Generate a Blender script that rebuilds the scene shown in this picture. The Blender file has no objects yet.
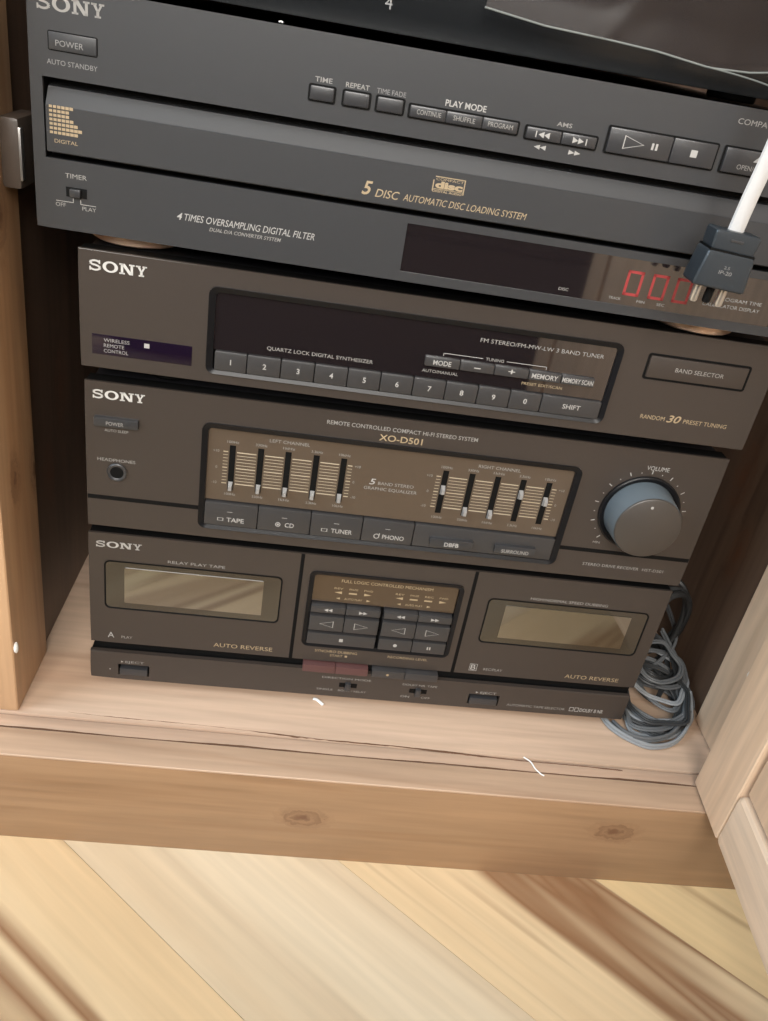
import bpy, bmesh, math, random
from mathutils import Vector, Matrix
random.seed(7)
S = 0.001                                   # everything below is written in millimetres
scn = bpy.context.scene
col = scn.collection

# ------------------------------------------------------------------ camera
cd = bpy.data.cameras.new('camera'); cam = bpy.data.objects.new('camera', cd); col.objects.link(cam)
cam.location = (0.11562, -0.41236, 0.46729)
cam.rotation_euler = (1.03772, -0.15424, -0.03088)
cd.sensor_fit = 'HORIZONTAL'; cd.sensor_width = 36.0; cd.lens = 839.86 / 768 * 36.0
cd.clip_start = 0.01; cd.clip_end = 50
scn.camera = cam

# ------------------------------------------------------------------ light
w = bpy.data.worlds.new('world'); scn.world = w; w.use_nodes = True
w.node_tree.nodes['Background'].inputs[0].default_value = (0.62, 0.74, 1.0, 1)
w.node_tree.nodes['Background'].inputs[1].default_value = 1.0
def area(name, loc, target, sx, sy, power, colr):
    l = bpy.data.lights.new(name, 'AREA'); l.shape = 'RECTANGLE'; l.size = sx; l.size_y = sy
    l.energy = power; l.color = colr
    o = bpy.data.objects.new(name, l); col.objects.link(o); o.location = loc
    o.rotation_euler = (Vector(target) - Vector(loc)).to_track_quat('-Z', 'Z').to_euler()
    return o
area('window_daylight', (-1.47, -0.95, 1.45), (0.3, -0.95, 1.30), 1.5, 1.2, 58, (0.66, 0.84, 1.0))
area('rear_window_daylight', (0.0, -1.96, 1.55), (0.05, 0.0, 1.30), 1.4, 1.15, 118, (1.0, 0.95, 0.88))
vs = scn.view_settings
vs.view_transform = 'Standard'; vs.look = 'None'; vs.gamma = 1.0; vs.use_curve_mapping = False
vs.exposure = -0.27

# ------------------------------------------------------------------ materials
MAT = {}
def principled(name, colr, rough=0.5, metal=0.0, ior=1.5, coat=0.0, spec=0.5, emit=None, estr=0.0, bump=0.0, bscale=400, var=0.0):
    m = bpy.data.materials.new(name); m.use_nodes = True
    nt = m.node_tree; b = nt.nodes['Principled BSDF']
    b.inputs['Base Color'].default_value = (*colr, 1)
    b.inputs['Roughness'].default_value = rough
    b.inputs['Metallic'].default_value = metal
    b.inputs['IOR'].default_value = ior
    b.inputs['Coat Weight'].default_value = coat
    b.inputs['Specular IOR Level'].default_value = spec
    if emit:
        b.inputs['Emission Color'].default_value = (*emit, 1); b.inputs['Emission Strength'].default_value = estr
    if bump or var:
        tc = nt.nodes.new('ShaderNodeTexCoord'); n = nt.nodes.new('ShaderNodeTexNoise')
        n.inputs['Scale'].default_value = bscale; n.inputs['Detail'].default_value = 3
        nt.links.new(tc.outputs['Object'], n.inputs['Vector'])
        if bump:
            bp = nt.nodes.new('ShaderNodeBump'); bp.inputs['Strength'].default_value = bump; bp.inputs['Distance'].default_value = 0.0004
            nt.links.new(n.outputs['Fac'], bp.inputs['Height']); nt.links.new(bp.outputs[0], b.inputs['Normal'])
        if var:
            mr = nt.nodes.new('ShaderNodeMapRange'); mr.inputs['To Min'].default_value = rough - var; mr.inputs['To Max'].default_value = rough + var
            nt.links.new(n.outputs['Fac'], mr.inputs['Value']); nt.links.new(mr.outputs[0], b.inputs['Roughness'])
    MAT[name] = m
    return m
principled('face', (0.038, 0.0295, 0.0245), 0.40, ior=1.5, bump=0.06, bscale=2500, var=0.03)
principled('cd_face', (0.029, 0.0295, 0.0315), 0.40, ior=1.5, bump=0.06, bscale=2500, var=0.03)
principled('black', (0.004, 0.004, 0.004), 0.6, spec=0.12)
principled('rim', (0.005, 0.005, 0.006), 0.35, spec=0.25)
principled('gloss_black', (0.008, 0.009, 0.010), 0.22)
principled('film_edge', (0.16, 0.17, 0.16), 0.25)
principled('logo', (0.50, 0.49, 0.47), 0.55)
principled('body', (0.012, 0.012, 0.014), 0.45, bump=0.1, bscale=1500)
principled('key', (0.031, 0.0295, 0.030), 0.40, ior=1.55)
principled('dark_key', (0.027, 0.027, 0.029), 0.33, ior=1.55)
principled('red_key', (0.085, 0.038, 0.036), 0.4)
principled('smoked', (0.012, 0.009, 0.010), 0.04, ior=2.25)
principled('mirror_glass', (0.040, 0.029, 0.016), 0.05, ior=2.9)
principled('tinted', (0.030, 0.024, 0.017), 0.12, ior=1.75)
principled('eq_panel', (0.074, 0.053, 0.037), 0.30, ior=1.6)
principled('ind_panel', (0.055, 0.034, 0.019), 0.14, ior=1.65)
principled('print', (0.33, 0.32, 0.305), 0.6)
principled('print_small', (0.25, 0.24, 0.225), 0.6)
principled('print_dim', (0.20, 0.195, 0.19), 0.6)
principled('print_gold', (0.32, 0.245, 0.15), 0.5)
principled('print_line', (0.40, 0.34, 0.25), 0.5)
principled('led_red', (0.25, 0.03, 0.03), 0.4, emit=(1.0, 0.16, 0.14), estr=0.03)
principled('remote_pane', (0.008, 0.004, 0.012), 0.12)
principled('knob', (0.043, 0.036, 0.031), 0.40, ior=1.6)
principled('knob_side', (0.095, 0.115, 0.13), 0.33)
principled('cap', (0.24, 0.23, 0.22), 0.35)
principled('foot_gold', (0.72, 0.50, 0.36), 0.32, metal=0.35)
principled('steel', (0.62, 0.60, 0.57), 0.3, metal=0.9)
principled('plug', (0.020, 0.026, 0.032), 0.32, bump=0.2, bscale=300)
principled('white_cord', (0.45, 0.445, 0.44), 0.45)
principled('grey_wire', (0.105, 0.11, 0.115), 0.36)
principled('grey_wire_pale', (0.24, 0.25, 0.26), 0.38)
principled('grey_wire_dark', (0.03, 0.032, 0.034), 0.4)
principled('black_wire', (0.02, 0.02, 0.02), 0.45)
principled('lint', (0.8, 0.8, 0.78), 0.9)
principled('catch', (0.06, 0.045, 0.035), 0.4)
principled('wall', (0.30, 0.27, 0.24), 0.8, bump=0.1, bscale=60)
principled('ceil', (0.5, 0.49, 0.47), 0.8, bump=0.1, bscale=60)

def wood(name, c_light, c_mid, c_dark, axis='x', scale=1.0, rough=0.45, knots=(), dark_amt=0.5, use_obj_color=False, stretch=0.06, bands=14.0):
    """procedural timber, grain along the object's own axis; knots = (x, y, z, radius) in metres, object space"""
    m = bpy.data.materials.new(name); m.use_nodes = True
    nt = m.node_tree; N = nt.nodes.new; L = nt.links.new
    b = nt.nodes['Principled BSDF']; b.inputs['Roughness'].default_value = rough
    tc = N('ShaderNodeTexCoord'); oi = N('ShaderNodeObjectInfo')
    off = N('ShaderNodeVectorMath'); off.operation = 'SCALE'; off.inputs[0].default_value = (7.3, 3.1, 5.7)
    L(oi.outputs['Object Index' if use_obj_color else 'Random'], off.inputs['Scale'])
    add = N('ShaderNodeVectorMath'); add.operation = 'ADD'
    L(tc.outputs['Object'], add.inputs[0]); L(off.outputs[0], add.inputs[1])
    src = add.outputs[0]
    knot_mask = None
    if knots:
        for (kx, ky, kz, kr) in knots:
            d = N('ShaderNodeVectorMath'); d.operation = 'SUBTRACT'; d.inputs[1].default_value = (kx, ky, kz)
            L(tc.outputs['Object'], d.inputs[0])
            sc = N('ShaderNodeVectorMath'); sc.operation = 'MULTIPLY'
            sc.inputs[1].default_value = {'x': (0.55, 0, 1), 'y': (0, 0.55, 1), 'z': (0, 1, 0.45)}[axis]
            L(d.outputs[0], sc.inputs[0])
            ln = N('ShaderNodeVectorMath'); ln.operation = 'LENGTH'; L(sc.outputs[0], ln.inputs[0])
            kn_ = N('ShaderNodeTexNoise'); kn_.inputs['Scale'].default_value = 260; L(tc.outputs['Object'], kn_.inputs['Vector'])
            kj = N('ShaderNodeMath'); kj.operation = 'MULTIPLY_ADD'; kj.inputs[1].default_value = kr * 0.9; kj.inputs[2].default_value = -kr * 0.45; L(kn_.outputs['Fac'], kj.inputs[0])
            ka = N('ShaderNodeMath'); ka.operation = 'ADD'; L(ln.outputs['Value'], ka.inputs[0]); L(kj.outputs[0], ka.inputs[1])
            kd = N('ShaderNodeMath'); kd.operation = 'DIVIDE'; kd.inputs[1].default_value = kr * 2.0; L(ka.outputs[0], kd.inputs[0])
            mr = N('ShaderNodeValToRGB'); el = mr.color_ramp.elements
            el[0].position = 0.05; el[0].color = (.95, .95, .95, 1); el[1].position = 0.95; el[1].color = (0, 0, 0, 1)
            for ps, vl in ((.18, .75), (.30, .30), (.42, .42), (.50, .62), (.58, .22)):
                q_ = el.new(ps); q_.color = (vl, vl, vl, 1)
            L(kd.outputs[0], mr.inputs['Fac'])
            if knot_mask is None: knot_mask = mr.outputs[0]
            else:
                mx = N('ShaderNodeMath'); mx.operation = 'MAXIMUM'; L(knot_mask, mx.inputs[0]); L(mr.outputs[0], mx.inputs[1]); knot_mask = mx.outputs[0]
    mp = N('ShaderNodeMapping')
    s = {'x': (stretch, 1, 1), 'y': (1, stretch, 1), 'z': (1, 1, stretch)}[axis]
    mp.inputs['Scale'].default_value = tuple(v * scale for v in s)
    L(src, mp.inputs['Vector'])
    vec = mp.outputs[0]
    if knot_mask is not None:
        km = N('ShaderNodeVectorMath'); km.operation = 'SCALE'; km.inputs[0].default_value = (0.02, 0.02, 0.02)
        L(knot_mask, km.inputs['Scale'])
        a2 = N('ShaderNodeVectorMath'); a2.operation = 'ADD'; L(vec, a2.inputs[0]); L(km.outputs[0], a2.inputs[1]); vec = a2.outputs[0]
    n1 = N('ShaderNodeTexNoise'); n1.inputs['Scale'].default_value = bands; n1.inputs['Detail'].default_value = 4; n1.inputs['Distortion'].default_value = 0.6
    L(vec, n1.inputs['Vector'])
    n2 = N('ShaderNodeTexNoise'); n2.inputs['Scale'].default_value = bands * 14; n2.inputs['Detail'].default_value = 5
    L(vec, n2.inputs['Vector'])
    # growth rings: fold the broad noise into bands
    ml = N('ShaderNodeMath'); ml.operation = 'MULTIPLY'; ml.inputs[1].default_value = 9.0; L(n1.outputs['Fac'], ml.inputs[0])
    pp = N('ShaderNodeMath'); pp.operation = 'PINGPONG'; pp.inputs[1].default_value = 1.0; L(ml.outputs[0], pp.inputs[0])
    r1 = N('ShaderNodeValToRGB'); e = r1.color_ramp.elements
    e[0].position = 0.30; e[0].color = (*c_mid, 1); e[1].position = 0.68; e[1].color = (*c_light, 1)
    L(n1.outputs['Fac'], r1.inputs['Fac'])
    mixr = N('ShaderNodeMix'); mixr.data_type = 'RGBA'; mixr.inputs[7].default_value = (*c_dark, 1)
    r2 = N('ShaderNodeMapRange'); r2.inputs['From Min'].default_value = 0.62; r2.inputs['From Max'].default_value = 1.0
    r2.inputs['To Min'].default_value = 0.0; r2.inputs['To Max'].default_value = dark_amt
    L(pp.outputs[0], r2.inputs['Value'])
    fac = r2.outputs[0]
    if use_obj_color:
        mu = N('ShaderNodeMath'); mu.operation = 'MULTIPLY'; L(fac, mu.inputs[0]); L(oi.outputs['Alpha'], mu.inputs[1]); fac = mu.outputs[0]
    L(fac, mixr.inputs[0]); L(r1.outputs[0], mixr.inputs[6])
    out = mixr.outputs[2]
    fine = N('ShaderNodeMapRange'); fine.inputs['From Min'].default_value = 0.3; fine.inputs['From Max'].default_value = 0.7
    fine.inputs['To Min'].default_value = 0.93 if use_obj_color else 0.88; fine.inputs['To Max'].default_value = 1.05 if use_obj_color else 1.09
    L(n2.outputs['Fac'], fine.inputs['Value'])
    mf = N('ShaderNodeVectorMath'); mf.operation = 'SCALE'; L(out, mf.inputs[0]); L(fine.outputs[0], mf.inputs['Scale']); out = mf.outputs[0]
    if use_obj_color:
        mc = N('ShaderNodeVectorMath'); mc.operation = 'MULTIPLY'; L(out, mc.inputs[0]); L(oi.outputs['Color'], mc.inputs[1]); out = mc.outputs[0]
    if knot_mask is not None:
        kp = N('ShaderNodeMath'); kp.operation = 'MULTIPLY'; kp.inputs[1].default_value = 0.85; L(knot_mask, kp.inputs[0])
        kx = N('ShaderNodeMix'); kx.data_type = 'RGBA'; kx.inputs[7].default_value = (0.13, 0.055, 0.028, 1)
        L(kp.outputs[0], kx.inputs[0]); L(out, kx.inputs[6]); out = kx.outputs[2]
    L(out, b.inputs['Base Color'])
    bp = N('ShaderNodeBump'); bp.inputs['Strength'].default_value = 0.12; bp.inputs['Distance'].default_value = 0.0006
    L(n2.outputs['Fac'], bp.inputs['Height']); L(bp.outputs[0], b.inputs['Normal'])
    MAT[name] = m
    return m
PL, PM, PD = (0.54, 0.35, 0.21), (0.46, 0.28, 0.155), (0.28, 0.14, 0.065)
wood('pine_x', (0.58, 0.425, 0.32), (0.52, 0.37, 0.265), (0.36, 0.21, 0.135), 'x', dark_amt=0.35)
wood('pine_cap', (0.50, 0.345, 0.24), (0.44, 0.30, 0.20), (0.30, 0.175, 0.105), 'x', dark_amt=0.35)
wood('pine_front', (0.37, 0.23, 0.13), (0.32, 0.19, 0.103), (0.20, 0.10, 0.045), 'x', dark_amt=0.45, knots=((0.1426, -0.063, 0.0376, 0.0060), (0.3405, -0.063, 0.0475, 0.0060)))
wood('pine_z', PL, PM, PD, 'z', dark_amt=0.40, knots=((0.0, -0.002, 0.222, 0.0055), (0.0, 0.028, 0.212, 0.0055), (0.0, 0.005, 0.36, 0.006)))
wood('pine_y', PL, PM, PD, 'y', dark_amt=0.35)
wood('pine_shaded', (0.13, 0.078, 0.050), (0.095, 0.058, 0.040), (0.05, 0.028, 0.02), 'z', dark_amt=0.5, knots=((0.419, 0.09, 0.235, 0.010), (0.419, 0.06, 0.19, 0.008)))  # inner panels: the shade inside the cabinet is put into this darker pine colour
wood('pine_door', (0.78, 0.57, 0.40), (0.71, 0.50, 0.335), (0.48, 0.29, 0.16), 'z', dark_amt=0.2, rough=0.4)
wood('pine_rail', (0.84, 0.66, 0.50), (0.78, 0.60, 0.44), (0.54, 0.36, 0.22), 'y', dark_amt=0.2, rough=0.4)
wood('plank', (0.80, 0.66, 0.46), (0.70, 0.52, 0.32), (0.26, 0.13, 0.065), 'x', dark_amt=0.95, use_obj_color=True, rough=0.33, stretch=0.055, bands=11.0)

# plastic film: clear, a little milky brown, glossy
m = bpy.data.materials.new('film'); m.use_nodes = True; nt = m.node_tree
b = nt.nodes['Principled BSDF']; b.inputs['Base Color'].default_value = (0.040, 0.028, 0.025, 1); b.inputs['Specular IOR Level'].default_value = 0.25; b.inputs['Roughness'].default_value = 0.3
tr = nt.nodes.new('ShaderNodeBsdfTransparent'); mx = nt.nodes.new('ShaderNodeMixShader'); mx.inputs[0].default_value = 0.35
nt.links.new(tr.outputs[0], mx.inputs[1]); nt.links.new(b.outputs[0], mx.inputs[2]); nt.links.new(mx.outputs[0], nt.nodes['Material Output'].inputs[0])
MAT['film'] = m
# window pane of the room
principled('pane', (0.9, 0.95, 1.0), 0.05)
MAT['pane'].node_tree.nodes['Principled BSDF'].inputs['Transmission Weight'].default_value = 1.0

# ------------------------------------------------------------------ mesh helpers (millimetres in, metres out)
def finish(name, bm, mat, parent=None, smooth=False):
    for v in bm.verts: v.co *= S
    bmesh.ops.recalc_face_normals(bm, faces=bm.faces[:])
    me = bpy.data.meshes.new(name); bm.to_mesh(me); bm.free()
    me.materials.append(MAT[mat])
    if smooth:
        for p in me.polygons: p.use_smooth = True
        try: me.set_sharp_from_angle(angle=math.radians(35))
        except Exception: pass
    o = bpy.data.objects.new(name, me); col.objects.link(o)
    if parent is not None: o.parent = parent
    return o
def add_box(bm, x0, x1, y0, y1, z0, z1, bev=0.0, seg=2):
    r = bmesh.ops.create_cube(bm, size=1.0)
    vs_ = r['verts']
    for v in vs_:
        v.co = Vector((x0 + (v.co.x + .5) * (x1 - x0), y0 + (v.co.y + .5) * (y1 - y0), z0 + (v.co.z + .5) * (z1 - z0)))
    if bev > 0:
        es = list({e for v in vs_ for e in v.link_edges})
        bmesh.ops.bevel(bm, geom=es, offset=bev, segments=seg, affect='EDGES', profile=0.6)
def box(name, parent, mat, x0, x1, y0, y1, z0, z1, bev=0.0, seg=2, smooth=True):
    bm = bmesh.new(); add_box(bm, x0, x1, y0, y1, z0, z1, bev, seg)
    return finish(name, bm, mat, parent, smooth and bev > 0)
def rr_loop(x0, x1, z0, z1, r, n=6):
    pts = []
    for cx, cz, a0 in ((x1 - r, z1 - r, 0), (x0 + r, z1 - r, 90), (x0 + r, z0 + r, 180), (x1 - r, z0 + r, 270)):
        for i in range(n + 1):
            a = math.radians(a0 + 90 * i / n); pts.append((cx + r * math.cos(a), cz + r * math.sin(a)))
    return pts
def prism(bm, loop, yf, yb):
    """closed x-z outline pushed from yf to yb"""
    f = [bm.verts.new((x, yf, z)) for x, z in loop]; k = [bm.verts.new((x, yb, z)) for x, z in loop]
    bm.faces.new(f); bm.faces.new(k[::-1]); n = len(loop)
    for i in range(n): bm.faces.new((f[i], k[i], k[(i + 1) % n], f[(i + 1) % n]))
def rplate(name, parent, mat, x0, x1, z0, z1, yf, yb, r):
    bm = bmesh.new(); prism(bm, rr_loop(x0, x1, z0, z1, r), yf, yb); return finish(name, bm, mat, parent)
def ring(name, parent, mat, outer, inner, yf, yb, ro, ri, slope=0.0):
    """rounded rectangular frame; inner lip may slope back"""
    a = rr_loop(*outer, ro); c = rr_loop(*inner, ri); n = len(a); bm = bmesh.new()
    A = [bm.verts.new((x, yf, z)) for x, z in a]; C = [bm.verts.new((x, yf + slope, z)) for x, z in c]
    A2 = [bm.verts.new((x, yb, z)) for x, z in a]; C2 = [bm.verts.new((x, yb, z)) for x, z in c]
    for i in range(n):
        j = (i + 1) % n
        bm.faces.new((A[i], A[j], C[j], C[i])); bm.faces.new((A2[i], C2[i], C2[j], A2[j]))
        bm.faces.new((A[i], A2[i], A2[j], A[j])); bm.faces.new((C[i], C[j], C2[j], C2[i]))
    return finish(name, bm, mat, parent)
def holed_plate(name, parent, mat, x0, x1, z0, z1, yf, yb, holes, bev=0.8):
    xs = sorted({x0, x1} | {h[0] for h in holes} | {h[1] for h in holes})
    zs = sorted({z0, z1} | {h[2] for h in holes} | {h[3] for h in holes})
    bm = bmesh.new(); V = {}
    def g(i, j):
        if (i, j) not in V: V[i, j] = bm.verts.new((xs[i], yf, zs[j]))
        return V[i, j]
    for i in range(len(xs) - 1):
        for j in range(len(zs) - 1):
            cx, cz = (xs[i] + xs[i + 1]) / 2, (zs[j] + zs[j + 1]) / 2
            if any(h[0] < cx < h[1] and h[2] < cz < h[3] for h in holes): continue
            bm.faces.new((g(i, j), g(i + 1, j), g(i + 1, j + 1), g(i, j + 1)))
    r = bmesh.ops.extrude_face_region(bm, geom=bm.faces[:])
    for v in [q for q in r['geom'] if isinstance(q, bmesh.types.BMVert)]: v.co.y = yb
    if bev:
        def ob(e):
            a, c = e.verts[0].co, e.verts[1].co
            if abs(a.y - yf) > 1e-6 or abs(c.y - yf) > 1e-6: return False
            return any(abs(a[k] - q) < 1e-6 and abs(c[k] - q) < 1e-6 for k, q in ((0, x0), (0, x1), (2, z0), (2, z1)))
        bmesh.ops.bevel(bm, geom=[e for e in bm.edges if ob(e)], offset=bev, segments=2, affect='EDGES', profile=0.5)
    return finish(name, bm, mat, parent)
def add_disc(bm, cx, cz, profile, n=40):
    """lathe about the y axis through (cx, cz): profile = [(radius, y), ...]"""
    rows = []
    for r, y in profile:
        if r <= 1e-6: rows.append([bm.verts.new((cx, y, cz))])
        else: rows.append([bm.verts.new((cx + r * math.cos(2 * math.pi * i / n), y, cz + r * math.sin(2 * math.pi * i / n))) for i in range(n)])
    for a, c in zip(rows, rows[1:]):
        for i in range(n):
            j = (i + 1) % n
            if len(a) == 1: bm.faces.new((a[0], c[i], c[j]))
            elif len(c) == 1: bm.faces.new((a[i], a[j], c[0]))
            else: bm.faces.new((a[i], a[j], c[j], c[i]))
def add_lathe_z(bm, cx, cy, profile, n=36):
    rows = []
    for r, z in profile:
        if r <= 1e-6: rows.append([bm.verts.new((cx, cy, z))])
        else: rows.append([bm.verts.new((cx + r * math.cos(2 * math.pi * i / n), cy + r * math.sin(2 * math.pi * i / n), z)) for i in range(n)])
    for a, c in zip(rows, rows[1:]):
        for i in range(n):
            j = (i + 1) % n
            if len(a) == 1: bm.faces.new((a[0], c[i], c[j]))
            elif len(c) == 1: bm.faces.new((a[i], a[j], c[0]))
            else: bm.faces.new((a[i], a[j], c[j], c[i]))
def spline(pts, per=10, closed=False):
    P = [Vector(p) for p in pts]; n = len(P); out = []
    rng = range(n) if closed else range(n - 1)
    for i in rng:
        p0 = P[(i - 1) % n] if closed or i > 0 else P[0]
        p1, p2 = P[i], P[(i + 1) % n]
        p3 = P[(i + 2) % n] if closed or i + 2 < n else P[-1]
        for k in range(per):
            t = k / per
            out.append(0.5 * ((2 * p1) + (-p0 + p2) * t + (2 * p0 - 5 * p1 + 4 * p2 - p3) * t * t + (-p0 + 3 * p1 - 3 * p2 + p3) * t ** 3))
    if not closed: out.append(P[-1])
    return out
def add_tube(bm, path, rx, ry=None, n=8, up=(0, 0, 1), closed=False):
    ry = ry or rx; rows = []; m_ = len(path); up = Vector(up)
    for i, p in enumerate(path):
        a = path[(i - 1) % m_] if closed or i > 0 else path[0]
        c = path[(i + 1) % m_] if closed or i < m_ - 1 else path[-1]
        t = (c - a).normalized(); s_ = t.cross(up)
        if s_.length < 1e-4: s_ = t.cross(Vector((0, 1, 0)))
        s_.normalize(); u = s_.cross(t).normalized()
        rows.append([bm.verts.new(p + s_ * rx * math.cos(2 * math.pi * k / n) + u * ry * math.sin(2 * math.pi * k / n)) for k in range(n)])
    rr = range(m_) if closed else range(m_ - 1)
    for i in rr:
        a, c = rows[i], rows[(i + 1) % m_]
        for k in range(n): bm.faces.new((a[k], a[(k + 1) % n], c[(k + 1) % n], c[k]))
    if not closed: bm.faces.new(rows[0][::-1]); bm.faces.new(rows[-1])
def empty(name, loc, rz=0, label=None, cat=None, group=None):
    o = bpy.data.objects.new(name, None); col.objects.link(o); o.empty_display_size = 0.02
    o.location = [v * S for v in loc]; o.rotation_euler = (0, 0, rz)
    if label: tag(o, label, cat, group)
    return o
def tag(o, label, cat, group=None):
    o['label'] = label; o['category'] = cat
    if group: o['group'] = group
def struct(o): o['kind'] = 'structure'; return o

# lettering ----------------------------------------------------------
_txt = {}
def text_mesh(s, shear=0.0, bold=0.0):
    k = (s, shear, bold)
    if k not in _txt:
        cu = bpy.data.curves.new('t', 'FONT'); cu.body = s; cu.resolution_u = 3; cu.shear = shear; cu.offset = bold
        ob = bpy.data.objects.new('t', cu); me = bpy.data.meshes.new_from_object(ob)
        vv = [tuple(v.co) for v in me.vertices]; ff = [tuple(p.vertices) for p in me.polygons]
        bpy.data.objects.remove(ob); bpy.data.curves.remove(cu); bpy.data.meshes.remove(me)
        _txt[k] = (vv, ff)
    return _txt[k]
_cap = None
def cap_height():
    global _cap
    if _cap is None:
        vv, _ = text_mesh('H'); _cap = max(v[1] for v in vv) - min(v[1] for v in vv)
    return _cap
class Print:
    """flat ink on a front panel: every word is a part of its own, the small marks of one panel are joined"""
    def __init__(s): s.bm = bmesh.new(); s.words = []
    def text(s, t, x0, z, h, x1=None, y=-0.12, shear=0.0, center=False, bold=0.0):
        vv, ff = text_mesh(t, shear, bold)
        if not vv: return
        sz = h / cap_height(); lo = min(v[0] for v in vv); hi = max(v[0] for v in vv)
        sx = (x1 - x0) / (hi - lo) if (x1 is not None) else sz
        if center: x0 = x0 - sx * (hi - lo) / 2
        bm = bmesh.new()
        V = [bm.verts.new((x0 + (v[0] - lo) * sx, y, z + v[1] * sz)) for v in vv]
        for f in ff:
            try: bm.faces.new([V[i] for i in f])
            except ValueError: pass
        s.words.append((bm, h))
    def poly(s, pts, y=-0.12):
        s.bm.faces.new([s.bm.verts.new((x, y, z)) for x, z in pts])
    def rect(s, x0, x1, z0, z1, y=-0.12): s.poly([(x0, z0), (x1, z0), (x1, z1), (x0, z1)], y)
    def frame(s, pts, t, y=-0.12):
        c = (sum(p[0] for p in pts) / len(pts), sum(p[1] for p in pts) / len(pts)); n = len(pts)
        ins = []
        for p in pts:
            d = math.hypot(p[0] - c[0], p[1] - c[1]); k = 1 - 2.0 * t / d; ins.append((c[0] + (p[0] - c[0]) * k, c[1] + (p[1] - c[1]) * k))
        for i in range(n): s.poly([pts[i], pts[(i + 1) % n], ins[(i + 1) % n], ins[i]], y)
    def ringm(s, cx, cz, ro, ri, y=-0.12, n=20):
        for i in range(n):
            a, c = 2 * math.pi * i / n, 2 * math.pi * (i + 1) / n
            s.poly([(cx + ro * math.cos(a), cz + ro * math.sin(a)), (cx + ro * math.cos(c), cz + ro * math.sin(c)), (cx + ri * math.cos(c), cz + ri * math.sin(c)), (cx + ri * math.cos(a), cz + ri * math.sin(a))], y)
    def link(s, bm, name, mat, parent):
        for f in bm.faces: f.normal_update()
        for f in bm.faces:
            if f.normal.y > 0: f.normal_flip()
        for v in bm.verts: v.co *= S
        me = bpy.data.meshes.new(name); bm.to_mesh(me); bm.free(); me.materials.append(MAT[mat])
        o = bpy.data.objects.new(name, me); col.objects.link(o); o.parent = parent
        return o
    def done(s, name, mat, parent):
        o = None
        for bm, h in s.words: o = s.link(bm, 'lettering', (mat + '_small') if (h < 2.35 and mat == 'print') else mat, parent)
        if len(s.bm.faces):
            o = s.link(s.bm, name, mat, parent)
            if name != 'maker_logo': o['kind'] = 'stuff'
        return o
def maker_logo(parent, x, z, wd, h, mat='logo', y=-0.15):
    """wide slab-serif S O N Y"""
    P = Print(); g = wd * 0.022; ws = wd * 0.215; wo = wd * 0.265; wn = wd * 0.262; wy = wd - ws - wo - wn - 3 * g
    def R(x0, wdt, a, b_, c, d): P.rect(x0 + a * wdt, x0 + b_ * wdt, z + c * h, z + d * h, y)
    # S : a stroked spine with two serifs
    cen = []
    for i in range(25):
        t = i / 24; a = math.radians(35 + 235 * min(t * 2, 1)) if t <= .5 else None
        if t <= .5: cen.append((0.5 + 0.36 * math.cos(math.radians(30 + 240 * t * 2)), 0.735 + 0.20 * math.sin(math.radians(30 + 240 * t * 2))))
        else: cen.append((0.5 + 0.38 * math.cos(math.radians(90 - 240 * (t - .5) * 2)), 0.285 + 0.225 * math.sin(math.radians(90 - 240 * (t - .5) * 2))))
    pts = [(x + p[0] * ws, z + p[1] * h) for p in cen]
    for i in range(len(pts) - 1):
        (ax, az), (bx_, bz) = pts[i], pts[i + 1]; dx, dz = bx_ - ax, bz - az; l = math.hypot(dx, dz) or 1
        t = h * (0.085 if abs(dx) > abs(dz) * 1.6 else 0.115); nx, nz = -dz / l * t, dx / l * t
        P.poly([(ax + nx, az + nz), (bx_ + nx, bz + nz), (bx_ - nx, bz - nz), (ax - nx, az - nz)], y)
    R(x, ws, 0.80, 0.92, 0.66, 1.0); R(x, ws, 0.06, 0.18, 0.0, 0.36)
    # O
    x += ws + g; cx, cz = x + wo / 2, z + h / 2; n = 28
    for i in range(n):
        a, c = 2 * math.pi * i / n, 2 * math.pi * (i + 1) / n
        P.poly([(cx + .5 * wo * math.cos(a), cz + .52 * h * math.sin(a)), (cx + .5 * wo * math.cos(c), cz + .52 * h * math.sin(c)), (cx + .28 * wo * math.cos(c), cz + .36 * h * math.sin(c)), (cx + .28 * wo * math.cos(a), cz + .36 * h * math.sin(a))], y)
    x += wo + g
    R(x, wn, .10, .26, 0, 1); R(x, wn, 0, .36, 0, .14); R(x, wn, 0, .30, .86, 1); R(x, wn, .74, .90, 0, 1); R(x, wn, .64, 1, .86, 1)
    P.poly([(x + .10 * wn, z + h), (x + .36 * wn, z + h), (x + .90 * wn, z), (x + .66 * wn, z)], y)
    x += wn + g
    R(x, wy, 0, .42, .86, 1); R(x, wy, .60, 1, .86, 1); R(x, wy, .39, .61, 0, .5); R(x, wy, .26, .74, 0, .14)
    P.poly([(x + .08 * wy, z + h), (x + .33 * wy, z + h), (x + .58 * wy, z + .42 * h), (x + .40 * wy, z + .42 * h)], y)
    P.poly([(x + .92 * wy, z + h), (x + .74 * wy, z + h), (x + .46 * wy, z + .42 * h), (x + .61 * wy, z + .42 * h)], y)
    return P.done('maker_logo', mat, parent)
def tri(P, cx, cz, wd, h, right=True, y=-0.12, t=0.0):
    s_ = 1 if right else -1
    pts = [(cx - s_ * wd / 2, cz + h / 2), (cx - s_ * wd / 2, cz - h / 2), (cx + s_ * wd / 2, cz)]
    if t: P.frame(pts, t, y)
    else: P.poly(pts, y)
def dbl(P, cx, cz, wd, h, right, y=-0.12):
    tri(P, cx - wd / 4, cz, wd / 2, h, right, y); tri(P, cx + wd / 4, cz, wd / 2, h, right, y)

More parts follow.
